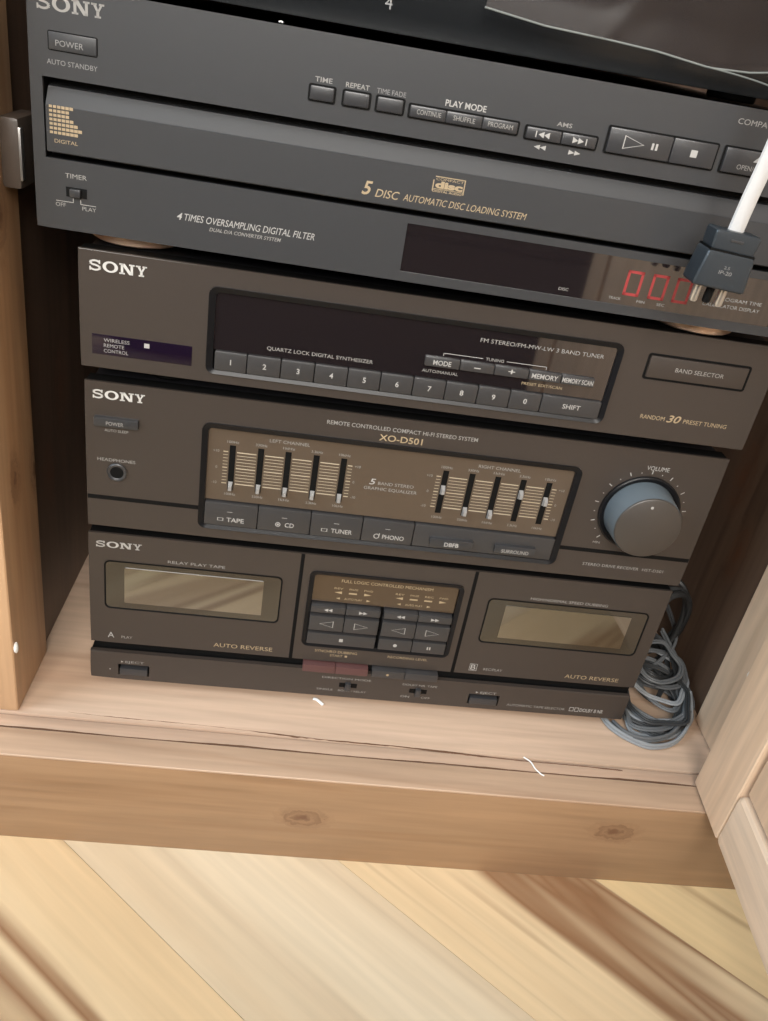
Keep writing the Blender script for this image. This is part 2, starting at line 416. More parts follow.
# ================================================================== THE ROOM
RX0, RX1, RY0, RY1, RZ = -1500., 1900., -2000., 345., 2400.
floor = struct(box('floor', None, 'black', RX0, RX1, RY0, RY1, -40, -9))
def clip(poly, a, b_, c):           # keep a*x+b*y<=c
    out = []
    for i in range(len(poly)):
        p, q = poly[i], poly[(i + 1) % len(poly)]; dp, dq = a * p[0] + b_ * p[1] - c, a * q[0] + b_ * q[1] - c
        if dp <= 0: out.append(p)
        if (dp < 0 < dq) or (dq < 0 < dp):
            t = dp / (dp - dq); out.append((p[0] + (q[0] - p[0]) * t, p[1] + (q[1] - p[1]) * t))
    return out
ANG = math.radians(-39.6); DU = (math.cos(ANG), math.sin(ANG)); DV = (-math.sin(ANG), math.cos(ANG))
V0, PW, PLEN = -50.3, 109.6, 1180.
tints = {-1: (1.0, .955, .88, 1.0), 0: (0.93, 0.945, .98, 0.16), 1: (0.98, .945, .88, 1.0), 2: (1.0, .95, .8, .8)}
for k in range(-24, 20):
    v0, v1 = V0 + k * PW + 0.15, V0 + (k + 1) * PW - 0.15
    offu = ((k * 0.377) % 1.0) * (480 if -5 < k < 6 else PLEN) - 600
    for j in range(-4, 5):
        u0, u1 = offu + j * PLEN + 0.25, offu + (j + 1) * PLEN - 0.25
        uc, vc = (u0 + u1) / 2, (v0 + v1) / 2
        poly = [(u * DU[0] + v * DV[0], u * DU[1] + v * DV[1]) for u, v in ((u0, v0), (u1, v0), (u1, v1), (u0, v1))]
        for a, b_, c in ((1, 0, RX1), (-1, 0, -RX0), (0, 1, RY1), (0, -1, -RY0)):
            poly = clip(poly, a, b_, c)
            if len(poly) < 3: break
        if len(poly) < 3: continue
        loc = [((x * DU[0] + y * DU[1]) - uc, (x * DV[0] + y * DV[1]) - vc) for x, y in poly]
        bm = bmesh.new()
        top = [bm.verts.new((x, y, 0)) for x, y in loc]; bot = [bm.verts.new((x, y, -9)) for x, y in loc]
        bm.faces.new(top); bm.faces.new(bot[::-1])
        for i in range(len(loc)): bm.faces.new((top[i], bot[i], bot[(i + 1) % len(loc)], top[(i + 1) % len(loc)]))
        o = finish('plank', bm, 'plank', floor)
        o.location = ((uc * DU[0] + vc * DV[0]) * S, (uc * DU[1] + vc * DV[1]) * S, 0); o.rotation_euler = (0, 0, ANG)
        o.pass_index = (k + 30) * 10 + j + 5
        if k in tints: o.color = tints[k]
        else:
            q = random.uniform(.88, 1.04); o.color = (q, q * random.uniform(.94, .99), q * random.uniform(.82, .95), random.uniform(.25, 1))
struct(box('wall_back', None, 'wall', RX0, RX1, RY1, RY1 + 60, -40, RZ))
struct(box('wall_right', None, 'wall', RX1, RX1 + 60, RY0 - 60, RY1 + 60, -40, RZ))
struct(box('ceiling', None, 'ceil', RX0 - 60, RX1 + 60, RY0 - 60, RY1 + 60, RZ, RZ + 60))
def wall_with_hole(name, along, c0, c1, a0, a1, h, mat='wall'):
    """slab c0..c1 thick; along = 'x' or 'y' runs a0..a1, hole h = (a, b, z0, z1)"""
    bm = bmesh.new()
    for (p, q, z0, z1) in ((a0, h[0], -40, RZ), (h[1], a1, -40, RZ), (h[0], h[1], -40, h[2]), (h[0], h[1], h[3], RZ)):
        if along == 'y': add_box(bm, c0, c1, p, q, z0, z1)
        else: add_box(bm, p, q, c0, c1, z0, z1)
    return struct(finish(name, bm, mat))
wall_with_hole('wall_left', 'y', RX0 - 60, RX0, RY0 - 60, RY1 + 60, (-1850, -250, 800, 2100))
wall_with_hole('wall_front', 'x', RY0 - 60, RY0, RX0, RX1, (-720, 720, 950, 2150))
def window_frame(name, along, c, a0, a1, z0, z1):
    w_ = struct(empty(name, (0, 0, 0)))
    def bar(p, q, r0, r1):
        if along == 'y': box('window_frame', w_, 'white_cord', c - 45, c - 5, p, q, r0, r1)
        else: box('window_frame', w_, 'white_cord', p, q, c - 45, c - 5, r0, r1)
    bar(a0, a0 + 45, z0, z1); bar(a1 - 45, a1, z0, z1); bar(a0 + 45, a1 - 45, z0, z0 + 45); bar(a0 + 45, a1 - 45, z1 - 45, z1)
    if along == 'y': box('pane', w_, 'pane', c - 30, c - 24, a0 + 45, a1 - 45, z0 + 45, z1 - 45)
    else: box('pane', w_, 'pane', a0 + 45, a1 - 45, c - 30, c - 24, z0 + 45, z1 - 45)
    return w_
window_frame('window_1', 'y', RX0, -1850, -250, 800, 2100)
window_frame('window_2', 'x', RY0, -720, 720, 950, 2150)

# ================================================================== THE CABINET
SH = 72.6                                         # top of the cabinet floor
cab = empty('pine_cabinet', (190, 130, 0), 0, 'open pine cabinet holding the stereo stack, knotty front board at its foot', 'cabinet')
inv = Matrix.Translation(cab.location).inverted()
def cp(o, parent=cab):
    o.parent = parent
    if parent is cab: o.matrix_parent_inverse = inv
    return o
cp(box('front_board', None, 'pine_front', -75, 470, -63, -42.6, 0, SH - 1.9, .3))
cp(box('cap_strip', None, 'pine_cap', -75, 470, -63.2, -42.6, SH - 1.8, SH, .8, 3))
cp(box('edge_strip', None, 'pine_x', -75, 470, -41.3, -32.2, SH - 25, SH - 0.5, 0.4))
cp(box('base_board', None, 'pine_x', -58, 437, -30.6, 318, SH - 18, SH, 0.7))
def post(name, x0, x1):
    o = box(name, None, 'pine_z', x0, x1, -30, 20, SH + .2, 742, 1.5)
    return o
pl = cp(box('side_post', None, 'pine_z', -22, 0, -25, 31, SH + .2, 742, 1.8, 3)); pl.location = (-0.0362, -0.005, 0)
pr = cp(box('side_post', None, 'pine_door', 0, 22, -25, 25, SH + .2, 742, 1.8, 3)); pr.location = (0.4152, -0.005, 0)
cp(box('side_panel', None, 'pine_shaded', -56, -40, 26.3, 318, SH + .2, 742))
cp(box('side_panel', None, 'pine_shaded', 419, 436, 20.3, 318, SH + .2, 742))
cp(box('back_panel', None, 'pine_shaded', -58, 437, 318.3, 326, 20, 742))
cp(box('top_board', None, 'pine_x', -75, 455, -50, 326, 742.3, 764, 3))
# the door, hinged on the right post, stands open towards the viewer
DA = math.atan2(-(384.0 - 391.9), -(-171.9 + 40.9))
door = bpy.data.objects.new('door', None); col.objects.link(door); door.empty_display_size = 0.02
door.location = (0.3919, -0.0409, 0.0746); door.rotation_euler = (0, 0, -DA)
cp(door)
DH, DW = 660., 440.
def dpart(name, mat, y0, y1, z0, z1, x0, x1, bev):   # local: x = thickness (0 is the inner face), y negative = away from the hinge
    o = box(name, None, mat, x0, x1, y0, y1, z0, z1, bev, 3); o.parent = door; return o
dpart('stile', 'pine_door', -44, 0, 0, DH, 0, 20, 1.5)
dpart('stile', 'pine_door', -DW, -DW + 44, 0, DH, 0, 20, 1.5)
dpart('rail', 'pine_rail', -DW + 44.2, -44.2, 0, 41, -0.8, 20, 5.0)
dpart('rail', 'pine_rail', -DW + 44.2, -44.2, DH - 41, DH, -0.8, 20, 5.0)
dpart('panel', 'pine_door', -DW + 48, -48, 44.5, DH - 44.5, 2.0, 12, 1.0)
dpart('panel_backing', 'black', -DW + 44, -44, 41, DH - 41, 14, 15, 0)
for z0 in (300, 560):
    h = empty('hinge', (0, 0, 0)); h.parent = door
    bm = bmesh.new(); add_box(bm, -1.2, 0, -14, -1, z0, z0 + 26, .4); o = finish('leaf', bm, 'steel', h)
    bm = bmesh.new(); add_lathe_z(bm, 1, 3, [(0, z0 - 1), (3, z0), (3, z0 + 26), (0, z0 + 27)], 16); finish('knuckle', bm, 'steel', h, True)
# magnetic catch on the left post and panel
ca = empty('door_catch', (-36, 20, 388)); cp(ca); 
box('housing', ca, 'catch', 0, 9, -16, 13, -16, 15, 2.0)
box('magnet_plate', ca, 'steel', 1.5, 9.6, -15.5, -11.5, -12, 11, .5)

# ================================================================== HI-FI UNITS
UNITS = {}
def unit(name, loc, rz, label, cat, W, z0, z1, depth=270, mat='face', holes=(), foot_h=0, foot_mat='black', body_z0=None):
    u = empty(name, loc, rz, label, cat)
    holed_plate('front_panel', u, mat, 0, W, z0, z1, 0, 1.6, list(holes), 0.5)
    holed_plate('bezel', u, 'black', .4, W - .4, z0 + .4, z1 - .5, 1.65, 11, list(holes), 0)
    bz0 = (z0 + 1.5) if body_z0 is None else body_z0
    box('casing', u, 'body', 2.5, W - 2.5, 11.2, depth, bz0, z1 - 1.2, 0.8)
    return u
def foot(u, x, y, h, r, mat):
    bm = bmesh.new()
    add_lathe_z(bm, x, y, [(0, -h), (r * .93, -h), (r, -h + 1.0), (r, 0.6), (r * .9, 1.4), (0, 1.4)], 40)
    return finish('foot', bm, mat, u, True)

# ---------------------------------------------------------------- cassette deck
deck = unit('cassette_deck', (-0.443, 0.708, 80.6), 0.0155, 'black double cassette deck at the bottom of the stereo stack', 'cassette deck', 355, 27.3, 108.1,
            holes=[(10, 112.5, 55.6, 88.6), (131, 223.6, 40.4, 96.2), (242.6, 345.5, 55.6, 88.6)], body_z0=1.5)
holed_plate('base_panel', deck, 'face', 0, 353.6, 0, 21.6, -2.5, 0.5, [(17, 36.3, 3.5, 12.2), (244.3, 265.3, 3.5, 12.2)])
holed_plate('base_bezel', deck, 'black', .4, 353.2, .4, 21.3, .55, 10, [(17, 36.3, 3.5, 12.2), (244.3, 265.3, 3.5, 12.2)], 0)
box('gap_strip', deck, 'black', 2, 353, 2, 10.8, 21.7, 27.2)
for x in (124.05, 229.9):                                   # joints between the two cassette doors and the centre
    box('panel_joint', deck, 'black', x - 1.1, x + 1.1, -0.15, .5, 27.3, 108.0)
for wx in (9.3, 241.7):
    rt = wx + 104.0
    cdr = ring('window_frame', deck, 'black', (wx - .5, rt + .5, 54.4, 89.6), (wx + .4, rt - .4, 55.3, 88.7), -0.5, 3, 3.4, 2.8, .3)
    rplate('window_border', deck, 'tinted', wx + .3, rt - .3, 55.2, 88.8, -0.1, 6, 2.8)
    rplate('cassette_window', deck, 'mirror_glass', wx + 11.2, rt - 10.6, 59.6, 85.2, -0.5, 5, 0.6)
ring('control_frame', deck, 'rim', (129.5, 224.6, 39.5, 97.0), (132.4, 222.0, 42.0, 94.6), -1.2, 6, 4.5, 2.5, .8)
box('control_well', deck, 'black', 131.2, 223.4, 6, 10.5, 40.6, 96.0)
box('indicator_panel', deck, 'ind_panel', 132.6, 221.8, 2.0, 6, 73.4, 94.4)
def keyrow(xs, z0, z1, yf=-1.6, mat='key', parent=deck, name='button', bev=.6):
    for a, b_ in zip(xs, xs[1:]): box(name, parent, mat, a + .18, b_ - .18, yf, 6, z0, z1, bev)
for a in (132.5, 177.9):
    m_ = a + 21.8; e_ = a + 43.6
    keyrow((a, m_, e_), 66.8, 72.0); keyrow((a, m_, e_), 53.4, 64.6, -2.2)
    keyrow((a, e_) if a < 150 else (a, m_, e_), 42.0, 50.8)
P = Print()
for a in (132.5, 177.9):
    dbl(P, a + 10.9, 69.4, 5.2, 2.4, False, -1.75); dbl(P, a + 32.7, 69.4, 5.2, 2.4, True, -1.75)
    tri(P, a + 10.9, 59.0, 8.8, 5.0, False, -2.35, .28); tri(P, a + 32.7, 59.0, 8.8, 5.0, True, -2.35, .28)
P.rect(153, 155.4, 45.3, 47.7, -1.75); P.ringm(188.8, 46.4, 1.25, 0.0, -1.75); P.rect(209.4, 210.3, 45.3, 47.6, -1.75); P.rect(210.9, 211.8, 45.3, 47.6, -1.75)
P.text('A', 10.3, 31.3, 4.2, 14.2); P.text('PLAY', 18.6, 31.4, 1.9, 25.2)
P.text('B', 241.3, 31.0, 4.2, 244.6); P.frame([(240.4, 30.2), (245.5, 30.2), (245.5, 36.0), (240.4, 36.0)], .22); P.text('REC/PLAY', 250.0, 31.3, 1.9, 262.6)
P.text('EJECT', 21.5, 13.6, 1.7, 33.0, y=-2.65); tri(P, 19.6, 14.4, 1.4, 1.6, True, -2.65)
P.text('EJECT', 251.5, 13.2, 1.8, 262.5, y=-2.65); tri(P, 249.3, 14.0, 1.6, 1.7, True, -2.65)
P.text('AUTOMATIC TAPE SELECTOR', 271.5, 4.6, 1.9, 312.0, y=-2.65)
P.frame([(315, 4.4), (318, 4.4), (318, 8.0), (315, 8.0)], .3, -2.65); P.frame([(318.6, 4.4), (321.6, 4.4), (321.6, 8.0), (318.6, 8.0)], .3, -2.65)
P.text('DOLBY B NR', 322.4, 4.6, 2.9, 338.8, y=-2.65, bold=.012)
P.text('DIRECTION MODE', 146, 15.3, 1.5, 178, y=-2.65); P.text('SINGLE', 143.5, 5.0, 1.5, 154, y=-2.65); P.text('BOTH / RELAY', 157.5, 5.0, 1.5, 176, y=-2.65)
P.text('DOLBY NR', 199, 14.8, 1.5, 214, y=-2.65); P.text('TAPE', 215.5, 14.8, 1.5, 222, y=-2.65); P.text('ON', 199, 4.4, 1.6, 205, y=-2.65, bold=.01); P.text('OFF', 213, 4.4, 1.6, 219, y=-2.65)
P.rect(11.6, 12.4, 7.2, 8.0, -2.65); P.text('RELAY PLAY TAPE', 45.5, 91.6, 1.9, 79.0); P.text('HIGH/NORMAL SPEED DUBBING', 267.2, 91.2, 1.9, 317.3)
P.done('printed_symbols', 'print', deck)
P = Print()
P.text('SYNCHRO DUBBING', 139, 34.6, 1.9, 166); P.text('START', 149, 31.6, 1.7, 157); P.rect(158.4, 160, 31.7, 33.2); P.text('RECORDING LEVEL', 186, 34.6, 1.7, 212)
P.ringm(187.5, 23.6, .9, 0, -4.2); 
P.done('printed_symbols', 'print_gold', deck)
P = Print()
P.text('AUTO REVERSE', 75.2, 31.2, 3.0, 112.1); P.text('AUTO REVERSE', 305.3, 31.0, 3.0, 342.4)
P.text('FULL LOGIC CONTROLLED MECHANISM', 149.3, 88.8, 2.1, 206.0, y=1.85)
for x0, n_ in ((145.5, 3), (183.5, 4)):
    for i in range(n_):
        cx = x0 + i * 9.2
        P.text(('REV', 'PAUSE', 'REC', 'FWD')[i if n_ == 4 else (0, 1, 3)[i]], cx, 83.4, 1.3, cx + 5.4, y=1.85)
        if i == 0: tri(P, cx + 2.6, 81.0, 4.6, 1.9, False, 1.85)
        elif i == n_ - 1: tri(P, cx + 2.6, 81.0, 4.6, 1.9, True, 1.85)
        else: P.rect(cx, cx + 5, 80.4, 81.5, 1.85)
    tri(P, x0 + 3, 76.6, 2.4, 1.5, False, 1.85); P.text('AUTO PLAY', x0 + 7, 75.9, 1.4, x0 + 18, y=1.85); tri(P, x0 + 22, 76.6, 2.4, 1.5, True, 1.85)
P.done('gold_symbols', 'print_gold', deck)
maker_logo(deck, 4.1, 98.6, 26.3, 4.2, 'print')
for a, b_, mm in ((132.4, 153.4, 'red_key'), (153.6, 174.6, 'red_key'), (177.2, 198.7, 'key'), (198.9, 220.6, 'key')):
    box('dubbing_button', deck, mm, a, b_, -4.0, 4, 20.6, 26.3, .5)
for x0, x1 in ((17, 36.3), (244.3, 265.3)):
    box('eject_well', deck, 'black', x0 + .1, x1 - .1, 5, 9.5, 3.6, 12.1); box('eject_button', deck, 'dark_key', x0 + 1, x1 - 1, -3.4, 6, 3.9, 9.4, .8)
for cx in (163.5, 210.0):
    box('switch_slot', deck, 'black', cx - 5.8, cx + 5.8, -2.75, -2, 8.8, 12.2); box('slide_switch', deck, 'dark_key', cx - 2, cx + 1.5, -5.2, -2.6, 7.6, 13.4, .4)
for x, y in ((35, 22), (318, 22), (35, 235), (318, 235)): foot(deck, x, y, 8.0, 14, 'black')

# ---------------------------------------------------------------- receiver with equaliser
rec = unit('stereo_receiver', (0.150, -0.780, 194.7), 0.0124, 'black receiver with graphic equaliser and large round volume knob', 'receiver', 355, 0, 88.6,
           holes=[(63, 271.5, 8, 71.5)])
for a, b_ in ((0.3, 61.6), (272.8, 354.7)): box('panel_groove', rec, 'black', a, b_, -0.12, .5, 17.8, 20.4)
ring('equaliser_frame', rec, 'rim', (61.3, 273.3, 6.6, 73.0), (64.5, 269.8, 8.8, 70.0), -1.2, 6, 4.5, 2.2, 1.0)
box('equaliser_panel', rec, 'eq_panel', 63.2, 271.3, 1.5, 8, 24.9, 71.3)
box('button_well', rec, 'black', 63.2, 271.3, 4, 10, 8.2, 24.8)
keyrow((64.6, 94.8, 125.1, 155.0, 185.2), 9.2, 24.0, -0.8, 'key', rec, 'source_button')
box('sound_panel', rec, 'key', 185.5, 269.6, -0.4, 6, 9.2, 24.0, .5)
box('sound_button', rec, 'dark_key', 195.2, 221.0, -3.2, 0, 12.0, 17.4, .8); box('sound_button', rec, 'dark_key', 234.2, 259.0, -3.2, 0, 12.0, 17.4, .8)
sl = [78.0, 93.4, 108.4, 123.9, 139.2]; sr = [197.0, 212.2, 227.1, 242.1, 257.2]
capz = [34.6] * 5 + [47.7, 35.2, 35.2, 50.4, 47.7]
for x, cz in zip(sl + sr, capz):
    s_ = box('slider_slot', rec, 'black', x - 1.65, x + 1.65, 1.3, 3, 32.3, 60.0)
    bm = bmesh.new(); prism(bm, [(x - 1.25, cz - 2.9), (x + 1.25, cz - 2.9), (x + 1.25, cz + 2.9), (x - 1.25, cz + 2.9)], -2.2, 1.4)
    for v in bm.verts:
        if v.co.y < -1: v.co.z = cz + (v.co.z - cz) * .45; v.co.x = x + (v.co.x - x) * .7
    finish('slider_cap', bm, 'cap', s_)
P = Print(); Q = Print()
freq = ('100Hz', '330Hz', '1kHz', '3.3kHz', '10kHz')
for grp, lo, hi in ((sl, 73.0, 144.2), (sr, 192.0, 262.2)):
    for i in range(11):
        z = 36.2 + i * 1.98; t = .30 if i in (0, 5, 10) else .17
        xs = [lo] + [q for x in grp for q in (x - 2.4, x + 2.4)] + [hi]
        for a, b_ in zip(xs[0::2], xs[1::2]): Q.rect(a, b_, z - t, z + t, 1.35)
    for x, f in zip(grp, freq):
        P.text(f, x - 3.2, 61.4, 1.5, x + 3.2, y=1.35); P.text(f, x - 3.0, 28.6, 1.5, x + 3.0, y=1.35)
    for s_, z in (('+10', 55.2), ('0', 45.2), ('-10', 35.4)):
        P.text(s_, lo - 5.5 if s_ != '0' else lo - 3.8, z, 1.5, y=1.35); P.text(s_, hi + 1.4, z, 1.5, y=1.35)
P.text('LEFT CHANNEL', 97.5, 64.8, 1.9, 119.5, y=1.35); P.text('RIGHT CHANNEL', 214.5, 64.4, 1.9, 238.8, y=1.35)
P.text('5', 155.0, 46.0, 3.6, 158.6, y=1.35, shear=.2, bold=.012); P.text('BAND STEREO', 160.0, 46.2, 1.9, 180.4, y=1.35); P.text('GRAPHIC EQUALIZER', 152.4, 42.6, 1.9, 182.8, y=1.35)
P.text('TAPE', 77.4, 12.2, 2.8, 87.2, y=-.95, bold=.01); P.frame([(72.2, 12.6), (75.6, 12.6), (75.6, 14.6), (72.2, 14.6)], .25, -.95)
P.text('CD', 110.6, 12.8, 2.8, 115.8, y=-.95, bold=.01); P.ringm(106.6, 14.1, 1.5, 1.0, -.95); P.ringm(106.6, 14.1, .6, 0, -.95)
P.text('TUNER', 137.4, 12.4, 2.8, 149.6, y=-.95, bold=.01); P.frame([(131.6, 12.8), (135.2, 12.8), (135.2, 14.8), (131.6, 14.8)], .25, -.95)
P.text('PHONO', 167.4, 12.0, 2.8, 180.2, y=-.95, bold=.01); P.ringm(164.0, 13.4, 1.7, 1.2, -.95); P.rect(165.3, 165.8, 14.0, 15.6, -.95)
for x in (79, 110, 140, 170): P.rect(x - 1.5, x + 1.5, 18.6, 18.9, -.95)
P.text('DBFB', 204.0, 12.9, 2.6, 212.6, y=-3.35, bold=.02); P.text('SURROUND', 238.4, 12.9, 2.3, 255.0, y=-3.35, bold=.012)
P.text('REMOTE CONTROLLED COMPACT HI-FI STEREO SYSTEM', 127.0, 80.6, 2.3, 210.2, bold=.006)
P.text('POWER', 11.4, 65.4, 2.1, 20.4, y=-2.8); P.text('AUTO SLEEP', 10.0, 60.4, 1.5, 22.4); P.text('HEADPHONES', 6.0, 42.4, 1.8, 26.2)
P.text('VOLUME', 309.3, 76.4, 2.6, 322.6); P.text('MIN', 292.4, 24.6, 1.4, 296.6)
P.text('STEREO DRIVE RECEIVER', 290.6, 8.4, 1.9, 326.0); P.text('HST-D501', 328.4, 8.4, 1.9, 341.7)
KX, KZ = 313.5, 48.4
for i in range(21):
    a = math.radians(225 - i * 13.5); big = i % 2 == 0
    r0, r1, t = (25.6, 28.0, .28) if big else (25.9, 26.7, .25)
    c_, s_ = math.cos(a), math.sin(a)
    P.poly([(KX + r0 * c_ - t * s_, KZ + r0 * s_ + t * c_), (KX + r1 * c_ - t * s_, KZ + r1 * s_ + t * c_), (KX + r1 * c_ + t * s_, KZ + r1 * s_ - t * c_), (KX + r0 * c_ + t * s_, KZ + r0 * s_ - t * c_)])
P.done('printed_symbols', 'print', rec); Q.done('scale_lines', 'print_line', rec)
P = Print(); P.text('XO-D501', 156.2, 74.6, 3.6, 180.2, bold=.012); P.done('gold_symbols', 'print_gold', rec)
maker_logo(rec, 3.9, 79.2, 27.0, 4.9)
box('power_button', rec, 'dark_key', 4.8, 28.0, -2.6, 2, 64.0, 69.4, .8)
bm = bmesh.new(); add_disc(bm, 16.4, 36.2, [(5.4, 0.3), (5.4, -1.0), (4.9, -1.4), (4.2, -1.2), (3.6, -0.9)], 32); jk = finish('headphone_socket', bm, 'dark_key', rec, True)
bm = bmesh.new(); add_disc(bm, 16.4, 36.2, [(0, -0.8), (3.7, -0.8), (3.7, 0.2), (0, .2)], 28); finish('socket_hole', bm, 'black', jk)
bm = bmesh.new(); add_disc(bm, KX, KZ, [(24.0, 0.3), (24.0, -1.6), (23.2, -2.0), (21.0, -1.2), (20.6, -.6), (0, -.6)], 56); finish('knob_ring', bm, 'rim', rec, True)
bm = bmesh.new(); add_disc(bm, KX, KZ, [(20.6, -0.4), (20.2, -5), (19.6, -16.0), (19.2, -17.0)], 64); kn = finish('volume_knob', bm, 'knob_side', rec, True)
bm = bmesh.new(); add_disc(bm, KX, KZ, [(19.25, -16.8), (18.9, -17.8), (18.3, -18.2), (0, -18.2)], 64); finish('knob_face', bm, 'knob', kn, True)
bm = bmesh.new(); add_disc(bm, KX - 2, KZ + 13.6, [(.9, -18.3), (0, -18.35)], 14); finish('knob_dot', bm, 'print', kn)
for x, y in ((40, 30), (315, 30), (40, 235), (315, 235)): foot(rec, x, y, 5.9, 13, 'black')

# ---------------------------------------------------------------- tuner
tun = unit('radio_tuner', (0.331, -5.959, 293.2), 0.0062, 'black radio tuner with a row of numbered preset keys', 'tuner', 355, 0, 59.2,
           holes=[(63.5, 270.6, 6.5, 48.6)])
ring('display_frame', tun, 'rim', (61.9, 272.3, 5.1, 50.0), (65.2, 269.6, 6.9, 47.2), -1.2, 6, 4.2, 2.2, 1.0)
box('display_window', tun, 'smoked', 63.8, 270.4, 0.8, 6, 17.6, 48.4)
box('key_well', tun, 'black', 63.8, 270.4, 4, 10, 6.7, 17.4)
keyrow((66.0, 82.4, 99.6, 116.8, 133.9, 151.0, 168.1, 185.2, 202.4, 219.6, 236.7, 269.3), 7.3, 17.2, -1.0, 'key', tun, 'preset_key')
keyrow((171.8, 190.2, 208.3, 226.6, 244.0, 262.0), 24.6, 29.4, -1.2, 'key', tun, 'tuning_button', .5)
ring('selector_frame', tun, 'black', (286.0, 342.4, 33.2, 47.4), (287.2, 341.2, 34.3, 46.3), -.25, 2, 1.6, 1.0)
box('band_selector_button', tun, 'face', 287.4, 341.0, -.9, 2, 34.5, 46.1, .6)
box('remote_sensor', tun, 'remote_pane', 5.7, 54.8, -.3, 2, 7.4, 17.8, .2)
P = Print()
for i, ch in enumerate('1234567890'):
    P.text(ch, 74.3 + i * 17.1, 11.0, 2.7, y=-1.15, center=True, bold=.02)
P.text('SHIFT', 248.6, 11.2, 2.5, 258.4, y=-1.15, bold=.01)
for s_, a, b_ in (('MODE', 176.2, 185.6), ('-', 197.6, 201.0), ('+', 215.6, 219.2), ('MEMORY', 228.2, 242.2), ('MEMORY SCAN', 244.6, 261.2)):
    P.text(s_, a, 25.8, 2.5 if len(s_) > 1 else 3.4, b_, y=-1.35, bold=.014)
P.text('BAND SELECTOR', 302.0, 39.2, 2.2, 328.6, y=-1.05)
P.text('WIRELESS', 11.5, 14.4, 1.8, 24.0, y=-.45); P.text('REMOTE', 11.5, 11.6, 1.8, 21.4, y=-.45); P.text('CONTROL', 11.5, 8.8, 1.8, 23.4, y=-.45); P.rect(31.2, 33.8, 13.8, 16.2, -.45)
P.done('printed_symbols', 'print', tun)
P = Print()
P.text('QUARTZ LOCK DIGITAL SYNTHESIZER', 91.8, 21.0, 1.9, 145.8, y=.65); P.text('FM STEREO/FM-MW-LW 3 BAND TUNER', 198.2, 40.4, 2.1, 263.5, y=.65)
P.text('TUNING', 203.0, 31.0, 1.6, 212.6, y=.65); P.rect(180.9, 201.6, 31.7, 32.0, .65); P.rect(214.0, 235.5, 31.7, 32.0, .65); P.rect(180.9, 181.2, 30.4, 32.0, .65); P.rect(235.2, 235.5, 30.4, 32.0, .65)
P.text('AUTO/MANUAL', 171.5, 20.6, 1.6, 190.4, y=.65)
P.done('printed_symbols', 'print', tun)
P = Print(); P.text('RANDOM', 292.2, 11.2, 2.3, 305.8); P.text('30', 307.0, 10.8, 4.0, 314.8, shear=.25, bold=.015); P.text('PRESET TUNING', 316.4, 11.2, 2.3, 341.0); P.text('PRESET EDIT/SCAN', 224.4, 20.8, 1.5, 246.2, y=.65)
P.done('gold_symbols', 'print_gold', tun)
maker_logo(tun, 4.9, 49.4, 27.2, 5.1)
for x, y in ((40, 30), (315, 30), (40, 235), (315, 235)): foot(tun, x, y, 9.7, 13, 'black')

# ---------------------------------------------------------------- five-disc CD player
CW = 366.
cdp = unit('cd_player', (-16.65, -8.91, 360.5), -0.0212, 'five-disc CD player on gold-rimmed feet at the top of the stack', 'CD player', CW, 0, 97.0, depth=300, mat='cd_face',
           holes=[(5.2, CW - 5.2, 30.4, 62.8), (168.2, 352.0, 4.6, 26.8)])
box('tray_well', cdp, 'black', 5.4, CW - 5.4, 8, 10.9, 30.6, 62.6)
bm = bmesh.new()
prof = [(-0.6, 33.4), (-0.6, 51.6), (-0.2, 52.0), (4.2, 59.0), (9, 59.4), (9, 33.0), (-0.2, 33.0)]
A = [bm.verts.new((6.2, y, z)) for y, z in prof]; Bv = [bm.verts.new((CW - 6.2, y, z)) for y, z in prof]
bm.faces.new(A); bm.faces.new(Bv[::-1])
for i in range(len(prof)): bm.faces.new((A[i], Bv[i], Bv[(i + 1) % len(prof)], A[(i + 1) % len(prof)]))
finish('disc_tray_front', bm, 'cd_face', cdp)
rplate('display_window', cdp, 'smoked', 168.0, 352.2, 4.4, 27.0, .4, 5, .8)
bm = bmesh.new()                                                       # display digits behind the dark window
def seg_digit(x, z, wd, h, on):
    t = h * .11; q = {'a': (x, x + wd, z + h - t, z + h), 'g': (x, x + wd, z + h / 2 - t / 2, z + h / 2 + t / 2), 'd': (x, x + wd, z, z + t),
         'f': (x, x + t, z + h / 2, z + h), 'b': (x + wd - t, x + wd, z + h / 2, z + h), 'e': (x, x + t, z, z + h / 2), 'c': (x + wd - t, x + wd, z, z + h / 2)}
    for k in on: a, b_, c, d = q[k]; add_box(bm, a, b_, .30, .40, c, d)
seg_digit(276, 9.5, 8, 12, 'abcdef'); seg_digit(288.5, 9.5, 8, 12, 'abcdef'); seg_digit(300.5, 9.5, 8, 12, 'abcdef')
finish('display_digits', bm, 'led_red', cdp)
groups = [((117.5, 128.4), 71.1, 77.0), ((132.0, 143.6), 71.1, 77.0), ((146.4, 158.3), 71.1, 77.0), ((160.8, 176.9, 193.0, 209.1), 70.9, 76.0), ((212.5, 228.6, 244.7), 70.3, 75.4), ((248.8, 278.0, 298.6), 70.2, 80.8), ((302.0, 340.0), 70.2, 80.8)]
for xs, z0, z1 in groups:
    ring('button_surround', cdp, 'black', (xs[0] - .5, xs[-1] + .5, z0 - .5, z1 + .5), (xs[0] + .3, xs[-1] - .3, z0 + .3, z1 - .3), -.5, 2, 1.0, .6)
    keyrow([xs[0] + .2] + list(xs[1:-1]) + [xs[-1] - .2], z0 + .2, z1 - .2, -1.6, 'dark_key', cdp, 'button', .6)
P = Print()
P.text('TIME', 119.4, 78.4, 1.9, 126.8, bold=.01); P.text('REPEAT', 132.6, 78.2, 1.9, 142.8, bold=.01); P.text('PLAY MODE', 175.9, 77.6, 2.4, 193.9, bold=.015); P.text('AMS', 225.6, 77.2, 1.7, 232.4, bold=.01)
